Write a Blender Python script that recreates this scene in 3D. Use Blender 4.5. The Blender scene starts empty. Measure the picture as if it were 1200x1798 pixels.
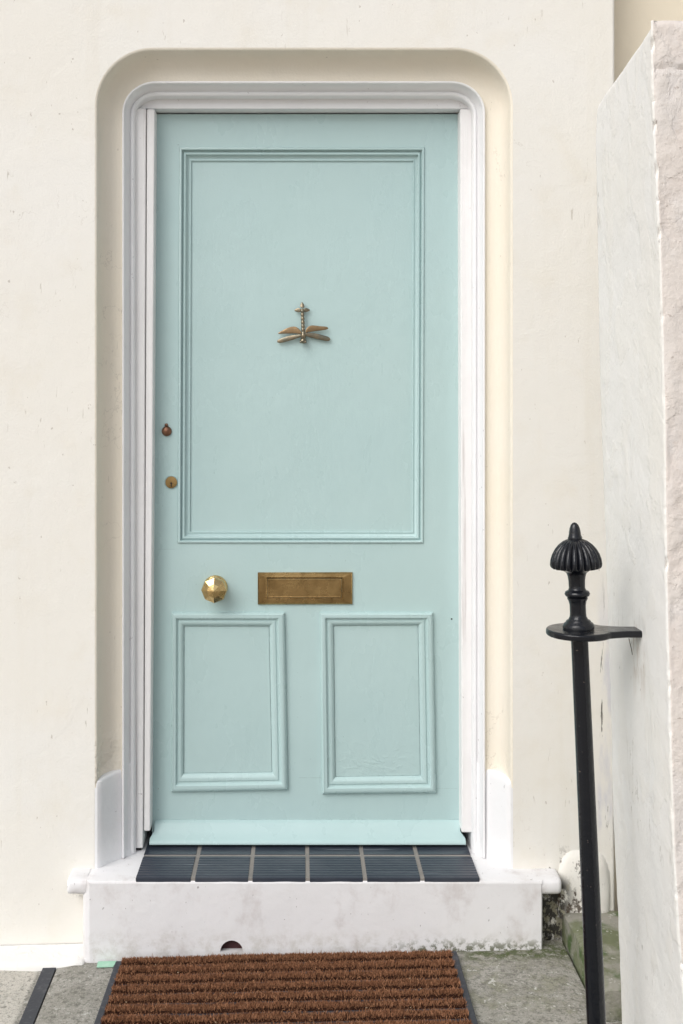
import bpy, bmesh, math, random
from mathutils import Vector, noise
from mathutils.geometry import tessellate_polygon
R = math.radians
rng = random.Random(7)
S = bpy.context.scene
COL = S.collection

# ------------------------------------------------------------------ camera, sky, sun, exposure
F, PX, PY, CZ = 2013.0, 525.0, 700.0, 1.44      # focal length and principal point in photo pixels, eye height
cam = bpy.data.cameras.new('camera'); cam_o = bpy.data.objects.new('camera', cam); COL.objects.link(cam_o)
cam.sensor_fit = 'HORIZONTAL'; cam.sensor_width = 36.0; cam.lens = 36.0 * F / 1200
cam.shift_x = (600 - PX) / 1200; cam.shift_y = -(899 - PY) / 1200
cam.clip_start = 0.05; cam.clip_end = 2000
cam_o.location = (0, 0, CZ); cam_o.rotation_euler = (R(90), 0, 0)
S.camera = cam_o

SUN_EL, SUN_AZ = R(42), R(221)                   # azimuth clockwise from +Y
w = bpy.data.worlds.new('World'); S.world = w; w.use_nodes = True
nt = w.node_tree; bg = nt.nodes['Background']
sky = nt.nodes.new('ShaderNodeTexSky'); sky.sky_type = 'NISHITA'; sky.sun_disc = False
sky.sun_elevation = SUN_EL; sky.sun_rotation = SUN_AZ; sky.dust_density = 3.0; sky.air_density = 1.0
hs = nt.nodes.new('ShaderNodeHueSaturation'); hs.inputs['Saturation'].default_value = 0.36
nt.links.new(sky.outputs[0], hs.inputs['Color']); nt.links.new(hs.outputs[0], bg.inputs[0])
bg.inputs[1].default_value = 0.15
sl = bpy.data.lights.new('sun', 'SUN'); so = bpy.data.objects.new('sun', sl); COL.objects.link(so)
sl.energy = 1.3; sl.angle = R(45); sl.color = (1.0, 0.985, 0.97)
sd = Vector((math.sin(SUN_AZ) * math.cos(SUN_EL), math.cos(SUN_AZ) * math.cos(SUN_EL), math.sin(SUN_EL)))
so.rotation_euler = sd.to_track_quat('Z', 'Y').to_euler(); so.location = sd * 20
S.view_settings.view_transform = 'Standard'; S.view_settings.look = 'None'
S.view_settings.gamma = 1.0; S.view_settings.use_curve_mapping = False
S.view_settings.exposure = 0.06

# ------------------------------------------------------------------ helpers
def at(px, py, D):                               # a photo pixel at a depth becomes a point of the place
    return Vector(((px - PX) / F * D, D, CZ - (py - PY) / F * D))
def tag(o, label=None, cat=None, group=None, kind=None):
    if label: o['label'] = label
    if cat: o['category'] = cat
    if group: o['group'] = group
    if kind: o['kind'] = kind
    return o
def empty(name, loc, label, cat):
    o = bpy.data.objects.new(name, None); COL.objects.link(o); o.location = loc
    o.empty_display_size = 0.05
    return tag(o, label, cat)
def origin_of(p):
    v = Vector((0, 0, 0))
    while p is not None:
        v = v + p.location; p = p.parent
    return v
def mesh(name, verts, faces, mat, parent=None, smooth=False, bevel=0, seg=2, loc=None, angle=40, mats=None, fmat=None):
    me = bpy.data.meshes.new(name)
    off = origin_of(parent)
    if loc is not None: off = Vector(loc)
    me.from_pydata([tuple(Vector(v) - off) for v in verts], [], faces)
    o = bpy.data.objects.new(name, me); COL.objects.link(o)
    if parent: o.parent = parent
    if loc is not None: o.location = Vector(loc) - origin_of(parent)
    for m in (mats or [mat]): me.materials.append(m.m)
    if fmat is not None: me.polygons.foreach_set('material_index', fmat)
    bm = bmesh.new(); bm.from_mesh(me); bmesh.ops.recalc_face_normals(bm, faces=bm.faces)
    bm.to_mesh(me); bm.free()
    if smooth:
        me.polygons.foreach_set('use_smooth', [True] * len(me.polygons))
        if angle < 180: me.set_sharp_from_angle(angle=R(angle))
    if bevel:
        b = o.modifiers.new('bevel', 'BEVEL'); b.width = bevel; b.segments = seg; b.limit_method = 'ANGLE'
        b.angle_limit = R(30); b.harden_normals = True
        me.polygons.foreach_set('use_smooth', [True] * len(me.polygons))
    me.update()
    return o
class MB:
    def __init__(s): s.v, s.f = [], []
    def add(s, verts, faces):
        n = len(s.v); s.v += [Vector(v) for v in verts]; s.f += [[i + n for i in f] for f in faces]; return s
    def box(s, x0, x1, y0, y1, z0, z1):
        return s.hexa([(x0, y0, z0), (x1, y0, z0), (x1, y1, z0), (x0, y1, z0), (x0, y0, z1), (x1, y0, z1), (x1, y1, z1), (x0, y1, z1)])
    def hexa(s, p):
        return s.add(p, [(0, 3, 2, 1), (4, 5, 6, 7), (0, 1, 5, 4), (1, 2, 6, 5), (2, 3, 7, 6), (3, 0, 4, 7)])
    def poly(s, loops, y):                       # filled outline with holes, in a plane facing the street
        l3 = [[Vector((p[0], y, p[1])) for p in L] for L in loops]
        flat = [p for L in l3 for p in L]
        return s.add(flat, [list(t) for t in tessellate_polygon(l3)])
    def rim(s, loop, y0, y1):                    # side walls of an outline
        n = len(loop)
        return s.add([(p[0], y0, p[1]) for p in loop] + [(p[0], y1, p[1]) for p in loop],
                     [(i, (i + 1) % n, n + (i + 1) % n, n + i) for i in range(n)])
    def lathe(s, prof, base, axis, n=32, rfun=None):   # prof: (radius, height along axis)
        axis = Vector(axis).normalized(); base = Vector(base)
        a = axis.cross(Vector((0, 1, 0)) if abs(axis.y) < .9 else Vector((0, 0, 1))).normalized(); b = axis.cross(a)
        vs, fs = [], []
        for j, (r, h) in enumerate(prof):
            for i in range(n):
                t = 2 * math.pi * i / n
                rr = r * (rfun(j, t) if rfun else 1)
                vs.append(base + axis * h + a * (rr * math.cos(t)) + b * (rr * math.sin(t)))
        for j in range(len(prof) - 1):
            for i in range(n):
                fs.append((j * n + i, j * n + (i + 1) % n, (j + 1) * n + (i + 1) % n, (j + 1) * n + i))
        fs.append(tuple(range(n))); fs.append(tuple(range((len(prof) - 1) * n, len(prof) * n)))
        return s.add(vs, fs)
    def build(s, name, mat, parent=None, **k): return mesh(name, s.v, s.f, mat, parent, **k)
def lerp(a, b, t): return a + (b - a) * t
def interp(tab, x):
    if x <= tab[0][0]: return tab[0][1]
    for (a, b), (c, d) in zip(tab, tab[1:]):
        if x <= c: return b + (d - b) * (x - a) / (c - a)
    return tab[-1][1]
def nz(x, y, z, s=1.0): return noise.noise(Vector((x * s, y * s, z * s)))

# ------------------------------------------------------------------ materials
class Mat:
    def __init__(s, name, col, rough=.5, metal=0.0, spec=.5):
        s.m = bpy.data.materials.new(name); s.m.use_nodes = True
        s.nt = s.m.node_tree; s.b = s.nt.nodes['Principled BSDF']
        s.b.inputs['Roughness'].default_value = rough; s.b.inputs['Metallic'].default_value = metal
        s.b.inputs['Specular IOR Level'].default_value = spec
        s.pos = s.nt.nodes.new('ShaderNodeNewGeometry').outputs['Position']
        rgb = s.nt.nodes.new('ShaderNodeRGB'); rgb.outputs[0].default_value = (*col, 1); s.c = rgb.outputs[0]
        s.nrm = None
        s.nt.links.new(s.c, s.b.inputs['Base Color'])
    def link(s, a, b): s.nt.links.new(a, b)
    def noise(s, scale, detail=4, stretch=(1, 1, 1), rough=.55, dist=0):
        mp = s.nt.nodes.new('ShaderNodeMapping'); mp.inputs['Scale'].default_value = stretch
        s.link(s.pos, mp.inputs['Vector'])
        n = s.nt.nodes.new('ShaderNodeTexNoise'); n.inputs['Scale'].default_value = scale
        n.inputs['Detail'].default_value = detail; n.inputs['Roughness'].default_value = rough
        n.inputs['Distortion'].default_value = dist
        s.link(mp.outputs[0], n.inputs['Vector']); return n.outputs['Fac']
    def range(s, v, a, b, c=0.0, d=1.0):
        r = s.nt.nodes.new('ShaderNodeMapRange'); r.interpolation_type = 'SMOOTHSTEP'
        for i, x in enumerate((a, b, c, d)): r.inputs[1 + i].default_value = x
        s.link(v, r.inputs[0]); return r.outputs[0]
    def math(s, op, a, b):
        m = s.nt.nodes.new('ShaderNodeMath'); m.operation = op
        for i, x in enumerate((a, b)):
            if isinstance(x, (int, float)): m.inputs[i].default_value = x
            else: s.link(x, m.inputs[i])
        return m.outputs[0]
    def sep(s):
        n = s.nt.nodes.new('ShaderNodeSeparateXYZ'); s.link(s.pos, n.inputs[0]); return n.outputs
    def box(s, **k):                              # soft mask of a patch of the place: x=(a0,a1,b1,b0)
        xyz = s.sep(); out = None
        for ax, (a0, a1, b1, b0) in k.items():
            v = xyz['xyz'.index(ax)]
            m = s.math('MULTIPLY', s.range(v, a0, a1), s.range(v, b1, b0, 1, 0))
            out = m if out is None else s.math('MULTIPLY', out, m)
        return out
    def mix(s, fac, col, amt=1.0):
        mx = s.nt.nodes.new('ShaderNodeMix'); mx.data_type = 'RGBA'
        if isinstance(fac, (int, float)): mx.inputs[0].default_value = fac * amt
        else: s.link(s.math('MULTIPLY', fac, amt), mx.inputs[0])
        s.link(s.c, mx.inputs[6]); mx.inputs[7].default_value = (*col, 1)
        s.c = mx.outputs[2]; s.link(s.c, s.b.inputs['Base Color']); return s
    def bump(s, h, dist, strength=1.0):
        b = s.nt.nodes.new('ShaderNodeBump'); b.inputs['Strength'].default_value = strength
        b.inputs['Distance'].default_value = dist; s.link(h, b.inputs['Height'])
        if s.nrm is not None: s.link(s.nrm, b.inputs['Normal'])
        s.nrm = b.outputs[0]; s.link(s.nrm, s.b.inputs['Normal']); return s
    def roughen(s, h, a, b):
        s.link(s.range(h, .3, .7, a, b), s.b.inputs['Roughness']); return s

def cream(name, col=(.785, .76, .70), clean=(.795, .782, .745)):
    m = Mat(name, col, .75, spec=.25)
    m.mix(m.range(m.noise(2.2, 4), .35, .7), clean, .7)
    m.mix(m.range(m.noise(9, 5), .5, .75), (.735, .69, .595), .35)
    m.mix(m.range(m.noise(70, 2, (1, 1, .6)), .735, .77), (.35, .30, .25), .5)
    # hairline cracks, rain streaks, trowel patches
    ck = m.math('ABSOLUTE', m.math('SUBTRACT', m.noise(3.1, 6, (1, 1, .8), .62, .4), .5), 0)
    ck = m.math('MULTIPLY', m.range(ck, .0012, .0035, 1, 0), m.range(m.noise(1.7, 2), .56, .66))
    m.mix(ck, (.42, .38, .32), .28)
    sk = m.math('MULTIPLY', m.range(m.noise(60, 3, (1.6, 1.6, .25), .6), .67, .72), m.range(m.noise(5, 2), .52, .66))
    m.mix(sk, (.40, .36, .30), .55)
    m.mix(m.range(m.noise(7, 5, (1.6, 1, .12), .6), .55, .75), (.715, .675, .585), .28)
    tp = m.range(m.noise(6, 4, (1, 1, 1), .5, .8), .44, .58)
    m.bump(m.noise(2.3, 3), .0022).bump(tp, .0004).bump(m.noise(28, 4), .0009).bump(m.noise(170, 4), .0008)
    m.bump(ck, .0006, -.5)
    return m
m_wall = cream('cream_render')
def grime(m):
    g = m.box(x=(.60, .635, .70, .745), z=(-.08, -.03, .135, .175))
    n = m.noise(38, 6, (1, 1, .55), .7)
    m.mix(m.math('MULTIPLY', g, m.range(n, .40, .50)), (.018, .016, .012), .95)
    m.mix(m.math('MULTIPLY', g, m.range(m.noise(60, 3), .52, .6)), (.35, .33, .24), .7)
    g2 = m.box(x=(.62, .66, .76, .84), z=(-.02, .05, .17, .26))
    m.mix(m.math('MULTIPLY', g2, m.range(m.noise(26, 7, (1, 1, .7), .75), .545, .60)), (.06, .04, .025), .9)
    g3 = m.box(x=(-.63, -.585, -.535, -.51), z=(.09, .13, .142, .150))
    m.mix(m.math('MULTIPLY', g3, m.range(m.noise(60, 5), .47, .57)), (.12, .10, .08), .8)
    return m
grime(m_wall)
ct = m_wall.box(x=(.795, .812, .835, .85), z=(.18, .30, .72, 1.0))
m_wall.mix(m_wall.math('MULTIPLY', ct, m_wall.range(m_wall.noise(14, 6, (1, 1, .25)), .42, .55)), (.60, .60, .64), .8)
m_wall.mix(m_wall.math('MULTIPLY', ct, m_wall.range(m_wall.noise(30, 6, (1.6, 1, .12), .7), .60, .63)), (.08, .07, .06), .9)
m_cove = cream('cream_cove_bounce_tint', (.79, .73, .62), (.79, .745, .66))  # warmer than the wall: bounced light in the recess painted into the cream
cr = m_cove.box(x=(-2, -1.9, -.3, -.2), z=(.40, .42, .49, .56))
m_cove.bump(m_cove.math('MULTIPLY', cr, m_cove.noise(30, 5, (1, 1, 1.4))), .010)
m_back = Mat('deep_cream_render', (.78, .70, .56), .8, spec=.2)
m_back.bump(m_back.noise(20, 4), .002)
def white(name, col=(.82, .82, .83), stain=.3, dark=.4):
    m = Mat(name, col, .5, spec=.35)
    m.mix(m.range(m.noise(5, 5), .45, .75), (.74, .725, .72), stain)
    m.mix(m.range(m.noise(55, 3), .70, .76), (.20, .18, .18), dark)
    m.bump(m.noise(6, 3), .004).bump(m.noise(45, 4), .0010)
    return m
m_white = white('white_masonry_paint')
m_timber = white('white_gloss_timber', (.83, .82, .815), .35, .5)
m_timber.mix(m_timber.range(m_timber.noise(22, 6, (1.5, 1.5, .05), .65), .60, .70), (.50, .44, .43), .5)
m_timber.bump(m_timber.noise(60, 4, (1.5, 1.5, .05)), .0014)
m_step = white('white_step_paint', (.75, .742, .75), .5, .5)
m_step.mix(m_step.range(m_step.noise(11, 6, (1, 1, .8), .65), .50, .72), (.52, .475, .46), .6)
sb = m_step.box(z=(-.08, -.06, .0, .07))
m_step.mix(m_step.math('MULTIPLY', sb, m_step.range(m_step.noise(24, 6, (1, 1, 1), .7), .42, .68)), (.42, .39, .33), .5)
sb2 = m_step.box(x=(.20, .34, .64, .70), z=(-.08, -.06, -.005, .035))
m_step.mix(m_step.math('MULTIPLY', sb2, m_step.range(m_step.noise(48, 6, (1, 1, 1), .7), .47, .56)), (.09, .10, .05), .9)
m_step.mix(m_step.range(m_step.noise(120, 2, (1, 1, .5)), .70, .74), (.15, .12, .12), .6)

m_door = Mat('mint_gloss_paint', (.432, .575, .570), .30, spec=.5)
m_door.mix(m_door.range(m_door.noise(3, 4), .35, .7), (.455, .595, .595), .6)
m_door.mix(m_door.range(m_door.noise(130, 2), .755, .78), (.10, .14, .14), .5)
m_door.mix(m_door.range(m_door.noise(1.6, 3), .40, .66), (.415, .562, .565), .6)
m_door.bump(m_door.noise(4, 3), .0035).bump(m_door.noise(16, 4, (1, 1, .6)), .0008).bump(m_door.noise(70, 3, (1, 1, .25)), .0004).bump(m_door.noise(170, 3), .00025)
pb = m_door.box(x=(.08, .14, .30, .36), z=(.36, .38, .40, .50))
m_door.bump(m_door.math('MULTIPLY', pb, m_door.range(m_door.noise(24, 4, (.7, 1, 1.3), dist=1.5), .5, .62)), .0004)
for k_ in (dict(x=(.0, .001, .062, .064), z=(.3635, .3645, .3652, .3665)), dict(x=(-.035, -.034, .058, .060), z=(1.018, 1.019, 1.0195, 1.0205)), dict(x=(-.40, -.399, -.345, -.344), z=(1.012, 1.013, 1.0135, 1.0145)), dict(x=(.355, .356, .449, .45), z=(.3335, .3345, .3350, .3360))):
    jm = m_door.math('MULTIPLY', m_door.box(**k_), m_door.range(m_door.noise(60, 3), .35, .5))
    m_door.bump(jm, .0010, -.8); m_door.mix(jm, (.22, .32, .31), .35)
m_door.roughen(m_door.noise(9, 4, (1, 1, .5)), .22, .42)

def metal(name, col, rough, col2=None, amt=.6, sc=22):
    m = Mat(name, col, rough, 1.0)
    if col2: m.mix(m.range(m.noise(sc, 6), .42, .66), col2, amt)
    m.roughen(m.noise(sc * 1.7, 4), rough - .07, rough + .12)
    m.bump(m.noise(160, 3), .0006)
    return m
m_brass = metal('aged_brass_dimmed', (.44, .295, .13), .24, (.25, .16, .065), .8, 13)  # besides age, darkened in place of a dim street reflection
m_brass_b = metal('polished_brass', (.70, .51, .24), .17, (.50, .33, .14), .5)
m_bronze = metal('patinated_bronze', (.26, .215, .15), .36, (.17, .17, .135), .8, 60)
m_wing = metal('brown_bronze', (.30, .205, .115), .42, (.20, .15, .10), .7, 50)
m_copper = metal('dull_copper', (.27, .14, .09), .38, (.17, .09, .06), .6, 60)
m_dark = Mat('dark_gap', (.01, .01, .01), .9)
m_iron = Mat('black_iron_paint', (.006, .007, .010), .19, spec=.40)
m_iron.bump(m_iron.noise(30, 4), .0018).bump(m_iron.noise(150, 3), .0006)
m_iron.mix(m_iron.range(m_iron.noise(90, 3), .70, .74), (.20, .16, .13), .7)
m_iron.roughen(m_iron.noise(25, 4), .10, .26)
m_tile = Mat('blue_black_tile', (.032, .039, .055), .30)
m_tile.mix(m_tile.range(m_tile.noise(7, 5), .4, .7), (.055, .062, .078), .8)
m_tile.mix(m_tile.range(m_tile.noise(26, 4, (.10, 1.4, 1), .6), .62, .70), (.22, .24, .27), .6)
m_tile.bump(m_tile.noise(50, 4), .0008)
m_grout = Mat('sandy_grout', (.26, .24, .22), .9, spec=.2); m_grout.mix(m_grout.range(m_grout.noise(20, 4), .45, .65), (.20, .19, .18), .6)
m_coir = Mat('coir_fibre', (.41, .205, .11), .85, spec=.15)
ri = [n for n in m_coir.nt.nodes if n.type == 'NEW_GEOMETRY'][0].outputs['Random Per Island']
m_coir.mix(m_coir.range(ri, .0, 1.0), (.105, .042, .022), 1.0)
m_coir.mix(m_coir.range(ri, .95, .99), (.42, .24, .13), .8)
m_coir.mix(m_coir.range(m_coir.noise(12, 3), .4, .7), (.30, .14, .075), .45)
m_coirb = Mat('coir_backing_shade', (.030, .012, .007), .95, spec=.1)  # backing coloured near black, painting in the shade between the ribs
m_rubber = Mat('dark_rubber', (.030, .034, .044), .6); m_rubber.mix(m_rubber.range(m_rubber.noise(60, 5), .5, .7), (.10, .10, .11), .5)
m_rubber.bump(m_rubber.noise(120, 3), .0008)
m_stone = Mat('grey_paving_stone', (.36, .345, .31), .88, spec=.2)
m_stone.mix(m_stone.range(m_stone.noise(8, 6, rough=.65), .42, .66), (.27, .26, .225), .8)
m_stone.mix(m_stone.range(m_stone.noise(60, 5, rough=.7), .52, .62), (.14, .135, .115), .7)
ms = m_stone.box(x=(.36, .42, 3, 4))
m_stone.mix(m_stone.math('MULTIPLY', ms, m_stone.range(m_stone.noise(14, 6, (1, 1, 1), .7), .46, .60)), (.22, .22, .15), .55)
m_stone.mix(m_stone.math('MULTIPLY', m_stone.box(x=(.40, .46, .78, .8), y=(2.93, 2.965, 3.02, 3.05)), m_stone.range(m_stone.noise(40, 5), .35, .55)), (.075, .095, .03), .9)
m_stone.mix(m_stone.range(m_stone.noise(34, 4, rough=.6), .645, .69), (.66, .65, .62), .8)
ml = m_stone.box(x=(-9, -8, -.685, -.675))
m_stone.mix(ml, (.60, .57, .51), .75)
m_stone.mix(m_stone.math('MULTIPLY', ml, m_stone.range(m_stone.noise(30, 6, rough=.7), .56, .68)), (.30, .29, .25), .7)
m_stone.mix(m_stone.range(m_stone.noise(210, 3, rough=.7), .5, .72), (.13, .13, .115), .55)
m_stone.mix(m_stone.range(m_stone.noise(170, 2, rough=.7), .62, .70), (.55, .54, .50), .6)
m_stone.mix(m_stone.range(m_stone.noise(95, 4, rough=.75), .53, .63), (.12, .12, .10), .65)
m_stone.mix(m_stone.range(m_stone.noise(75, 4, rough=.75), .60, .67), (.60, .59, .55), .6)
m_stone.bump(m_stone.noise(9, 5), .012).bump(m_stone.noise(80, 5, rough=.7), .004)
m_moss = Mat('mossy_stone', (.30, .29, .25), .9, spec=.2)
m_moss.mix(m_moss.range(m_moss.noise(9, 6, rough=.65), .40, .58), (.13, .15, .075), .85)
m_moss.mix(m_moss.range(m_moss.noise(16, 5), .52, .66), (.06, .11, .03), .8)
m_moss.mix(m_moss.range(m_moss.noise(50, 4), .64, .70), (.55, .54, .5), .7)
m_moss.bump(m_moss.noise(12, 5), .01).bump(m_moss.noise(70, 5), .003)
m_ground = Mat('pale_street_paving', (.42, .375, .32), .9, spec=.2); m_ground.bump(m_ground.noise(40, 5), .004)
m_pier = Mat('white_wall_paint', (.775, .765, .74), .7, spec=.25)
m_pier.mix(m_pier.range(m_pier.noise(5, 5, (1, 1, .6)), .45, .7), (.77, .75, .70), .6)
m_pier.mix(m_pier.range(m_pier.noise(60, 4, (1, 1, .4)), .715, .75), (.22, .19, .16), .7)
fl = m_pier.range(m_pier.noise(11, 6, (1, 1, .55), .62, .5), .50, .56)
m_pier.mix(fl, (.77, .745, .69), .3)
cp = m_pier.math('ABSOLUTE', m_pier.math('SUBTRACT', m_pier.noise(5, 6, (1, 2.2, .35), .6, .5), .5), 0)
cp = m_pier.math('MULTIPLY', m_pier.range(cp, .002, .006, 1, 0), m_pier.range(m_pier.noise(4, 2), .60, .68))
m_pier.mix(cp, (.36, .33, .28), .5)
m_pier.bump(m_pier.noise(10, 4), .002).bump(fl, .0007).bump(m_pier.noise(90, 4), .0012).bump(cp, .0015, -.7)
st_ = m_pier.box(x=(.5, .55, .8, .85), y=(2.255, 2.27, 2.335, 2.35), z=(.80, .945, .975, .99))
m_pier.mix(m_pier.math('MULTIPLY', st_, m_pier.range(m_pier.noise(40, 5, (1, 1, .3), .65), .45, .62)), (.40, .30, .22), .55)
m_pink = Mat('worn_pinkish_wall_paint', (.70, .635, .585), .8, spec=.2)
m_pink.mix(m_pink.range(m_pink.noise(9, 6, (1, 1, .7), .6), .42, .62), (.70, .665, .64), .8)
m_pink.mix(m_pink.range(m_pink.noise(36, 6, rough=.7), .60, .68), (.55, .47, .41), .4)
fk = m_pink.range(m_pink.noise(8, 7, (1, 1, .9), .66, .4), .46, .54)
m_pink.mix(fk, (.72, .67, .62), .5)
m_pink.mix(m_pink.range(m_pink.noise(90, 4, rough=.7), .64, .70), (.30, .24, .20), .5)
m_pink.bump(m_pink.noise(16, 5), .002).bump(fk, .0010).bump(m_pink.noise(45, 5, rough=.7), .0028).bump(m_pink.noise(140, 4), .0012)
m_maroon = Mat('dark_maroon_brick', (.055, .016, .018), .7); m_maroon.bump(m_maroon.noise(60, 4), .002)
m_mint = Mat('mint_green_tape', (.33, .58, .43), .6); m_mint.mix(m_mint.range(m_mint.noise(50, 4), .5, .65), (.42, .62, .5), .7)
m_litter = Mat('pale_straw', (.38, .29, .19), .9)
m_straw = Mat('dry_straw', (.09, .07, .05), .9)

# ------------------------------------------------------------------ ground and paving (setting)
ground_z = lambda x: .03 * (max(min(x, 1.2), -1.6) - .65)
def sheet(name, xs, ys, zf, mat):
    vs = [(x, y, zf(x, y)) for y in ys for x in xs]; n = len(xs)
    fs = [(j * n + i, j * n + i + 1, (j + 1) * n + i + 1, (j + 1) * n + i) for j in range(len(ys) - 1) for i in range(n - 1)]
    return tag(mesh(name, vs, fs, mat, None, smooth=True, angle=180), kind='structure')
sheet('ground', [-600, -40, -5, 5, 40, 600], [-600, -40, -5, 5, 40, 600], lambda x, y: -.16, m_ground)
def slabs():
    b = MB()
    def slab(xa, xb, y0, y1, drop=0.0):           # xa, xb: (x at back, x at front)
        n, k = 14, 14
        vs = []
        for j in range(k + 1):
            y = lerp(y1, y0, j / k)
            for i in range(n + 1):
                x = lerp(lerp(xa[0], xb[0], i / n), lerp(xa[1], xb[1], i / n), j / k)
                e = min(i, n - i, j, k - j)
                vs.append((x, y, ground_z(x) - drop - (.006 if e == 0 else 0) + .0015 * nz(x, y, 3, 9)))
        fs = [(j * (n + 1) + i, j * (n + 1) + i + 1, (j + 1) * (n + 1) + i + 1, (j + 1) * (n + 1) + i) for j in range(k) for i in range(n)]
        edge = [i for i in range(n + 1)] + [j * (n + 1) + n for j in range(1, k + 1)] + [k * (n + 1) + i for i in range(n - 1, -1, -1)] + [j * (n + 1) for j in range(k - 1, 0, -1)]
        m = len(vs); vs += [(vs[e][0], vs[e][1], -.155) for e in edge]
        q = len(edge); fs += [(edge[i], edge[(i + 1) % q], m + (i + 1) % q, m + i) for i in range(q)]
        b.add(vs, fs)
    slab((-2.2, -2.2), (-.671, -.660), 1.9, 3.06, .006)
    slab((-.631, -.619), (.10, .10), 1.9, 3.06)
    slab((.105, .105), (.70, .70), 2.0, 3.06)
    slab((.704, .704), (1.9, 1.9), 1.9, 2.655)
    slab((-2.2, -2.2), (-.4, -.4), .6, 1.892); slab((-.395, -.395), (.6, .6), .6, 1.892); slab((.605, .605), (1.9, 1.9), .6, 1.892)
    return tag(b.build('paving', m_stone, None, smooth=True, angle=50), kind='structure')
slabs()
# dark strip let in between the two left slabs
b = MB(); n = 12
for j in range(n):
    y0, y1 = lerp(3.03, 1.92, j / n), lerp(3.03, 1.92, (j + 1) / n)
    xa = lambda y: lerp(-.668, -.657, (3.06 - y) / 1.16); xb = lambda y: lerp(-.634, -.622, (3.06 - y) / 1.16)
    b.hexa([(xa(y1), y1, -.15), (xb(y1), y1, -.15), (xb(y0), y0, -.15), (xa(y0), y0, -.15)] +
           [(xa(y1), y1, ground_z(-.65) - .0045), (xb(y1), y1, ground_z(-.65) - .0035), (xb(y0), y0, ground_z(-.65) - .0035), (xa(y0), y0, ground_z(-.65) - .0045)])
st = b.build('rubber_strip', m_rubber, None, loc=(-.65, 3.0, ground_z(-.65)))
tag(st, 'narrow black strip set in the joint between the two paving slabs left of the doormat', 'strip')

# ------------------------------------------------------------------ house front
WALL, STEP, DOOR = 3.076, 3.0, 3.25
SILL = .178
house = empty('house_front', (0, WALL, 0), 'cream rendered house front with a rounded recess around the mint door', 'house')
XL, XR, ZT, RC = -.541, .568, 2.375, .150
def arch(u, sill, s_top=1.13, n=16):              # path of the recess, offset inward by u
    pts = []
    pts.append((XL + u, sill)); 
    for k in range(1, 7): pts.append((XL + u, lerp(sill, ZT - RC, k / 6)))
    for k in range(1, n + 1):
        a = math.pi - (math.pi / 2) * k / n
        s = lerp(1, s_top, math.sin((math.pi / 2) * k / n) ** 2)
        pts.append((XL + RC + (RC - u * s) * math.cos(a), ZT - RC + (RC - u * s) * math.sin(a)))
    for k in range(0, n + 1):
        a = math.pi / 2 - (math.pi / 2) * k / n
        s = lerp(s_top, 1, math.sin((math.pi / 2) * k / n) ** 2)
        pts.append((XR - RC + (RC - u * s) * math.cos(a), ZT - RC + (RC - u * s) * math.sin(a)))
    for k in range(1, 7): pts.append((XR - u, lerp(ZT - RC, sill, k / 6)))
    return pts
def sweep(name, prof, sill, mat, parent):
    vs, fs = [], []
    for (u, d) in prof: 
        vs += [(x, WALL + d, z) for x, z in arch(u, sill)]
    n = len(arch(0, sill))
    for j in range(len(prof) - 1):
        for i in range(n - 1): fs.append((j * n + i, j * n + i + 1, (j + 1) * n + i + 1, (j + 1) * n + i))
    return mesh(name, vs, fs, mat, parent, smooth=True, angle=60)
ARR = -.007
# wall skin: outline with the recess cut out
b = MB()
outline = [(-2.3, -.15), (XL + ARR, -.15)] + arch(ARR, SILL) + [(XR - ARR, -.15), (.842, -.15), (.842, 3.4), (-2.3, 3.4)]
b.poly([outline], WALL)
ret = [(.842, WALL), (.845, WALL + .001), (.848, WALL + .004), (.848, 3.25)]
vs = [(x, y, z) for z in (-.15, 3.4) for x, y in ret]
b.add(vs, [(i, i + 1, 5 + i, 4 + i) for i in range(3)])
b.build('wall', m_wall, house)
MB().box(.852, 3.2, 3.20, 3.40, -.15, 3.4).build('recessed_wall', m_back, house)
# cove and white moulding of the recess
cove = [(ARR, 0), (-.003, .0008), (-.0008, .003), (0, .008), (.0015, .024), (.005, .040), (.011, .054), (.020, .065), (.031, .0715), (.043, .074), (.0565, .0745)]
sweep('recess_cove', cove, .395, m_cove, house)
mould = [(.0558, .0750), (.0560, .0690), (.0570, .0655), (.0590, .0640), (.0612, .0645), (.0626, .0665), (.0630, .0740), (.0640, .0800), (.0690, .0920), (.0735, .1020), (.0745, .1020), (.0750, .0995), (.0765, .0975), (.0795, .0970), (.0825, .0980), (.0848, .1010), (.0858, .106), (.086, .114), (.086, .30)]
sweep('recess_moulding', mould, .18, m_white, house)
# splayed white bases of the recess
for side in (-1, 1):
    pl = [(-.0085, .0006), (-.003, .0006)]
    for k in range(9):
        t = k / 8; u = lerp(.0012, .0875, t); d = lerp(.0008, .112, t) + .006 * math.sin(math.pi * t)
        pl.append((u, d))
    zs = [(.150, -.010), (.178, -.006), (.186, -.003), (.20, -.001), (.25, 0), (.33, 0), (.395, 0), (.406, .0005), (.411, .002), (.414, .006), (.416, .03), (.416, .06)]
    vs, fs = [], []
    for (z, dd) in zs:
        for q, (u, d) in enumerate(pl):
            t = max(0, q - 2) / 8
            zz = z + ((.012 * t + .05 * max(0, t - .5) ** 1.6) if z > .39 else 0) + (.003 * nz(u * 20 + side * 3, 1, z * 20) if z > .36 else 0)
            x = (XL + u) if side < 0 else (XR - u)
            vs.append((x, WALL + d + max(dd, 0) + (min(dd, 0) * t), zz))
    n = len(pl)
    fs = [(j * n + i, j * n + i + 1, (j + 1) * n + i + 1, (j + 1) * n + i) for j in range(len(zs) - 1) for i in range(n - 1)]
    fs.append(tuple((len(zs) - 1) * n + i for i in range(n)))
    mesh('recess_base', vs, fs, m_white, house, smooth=True, angle=180)
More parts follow.
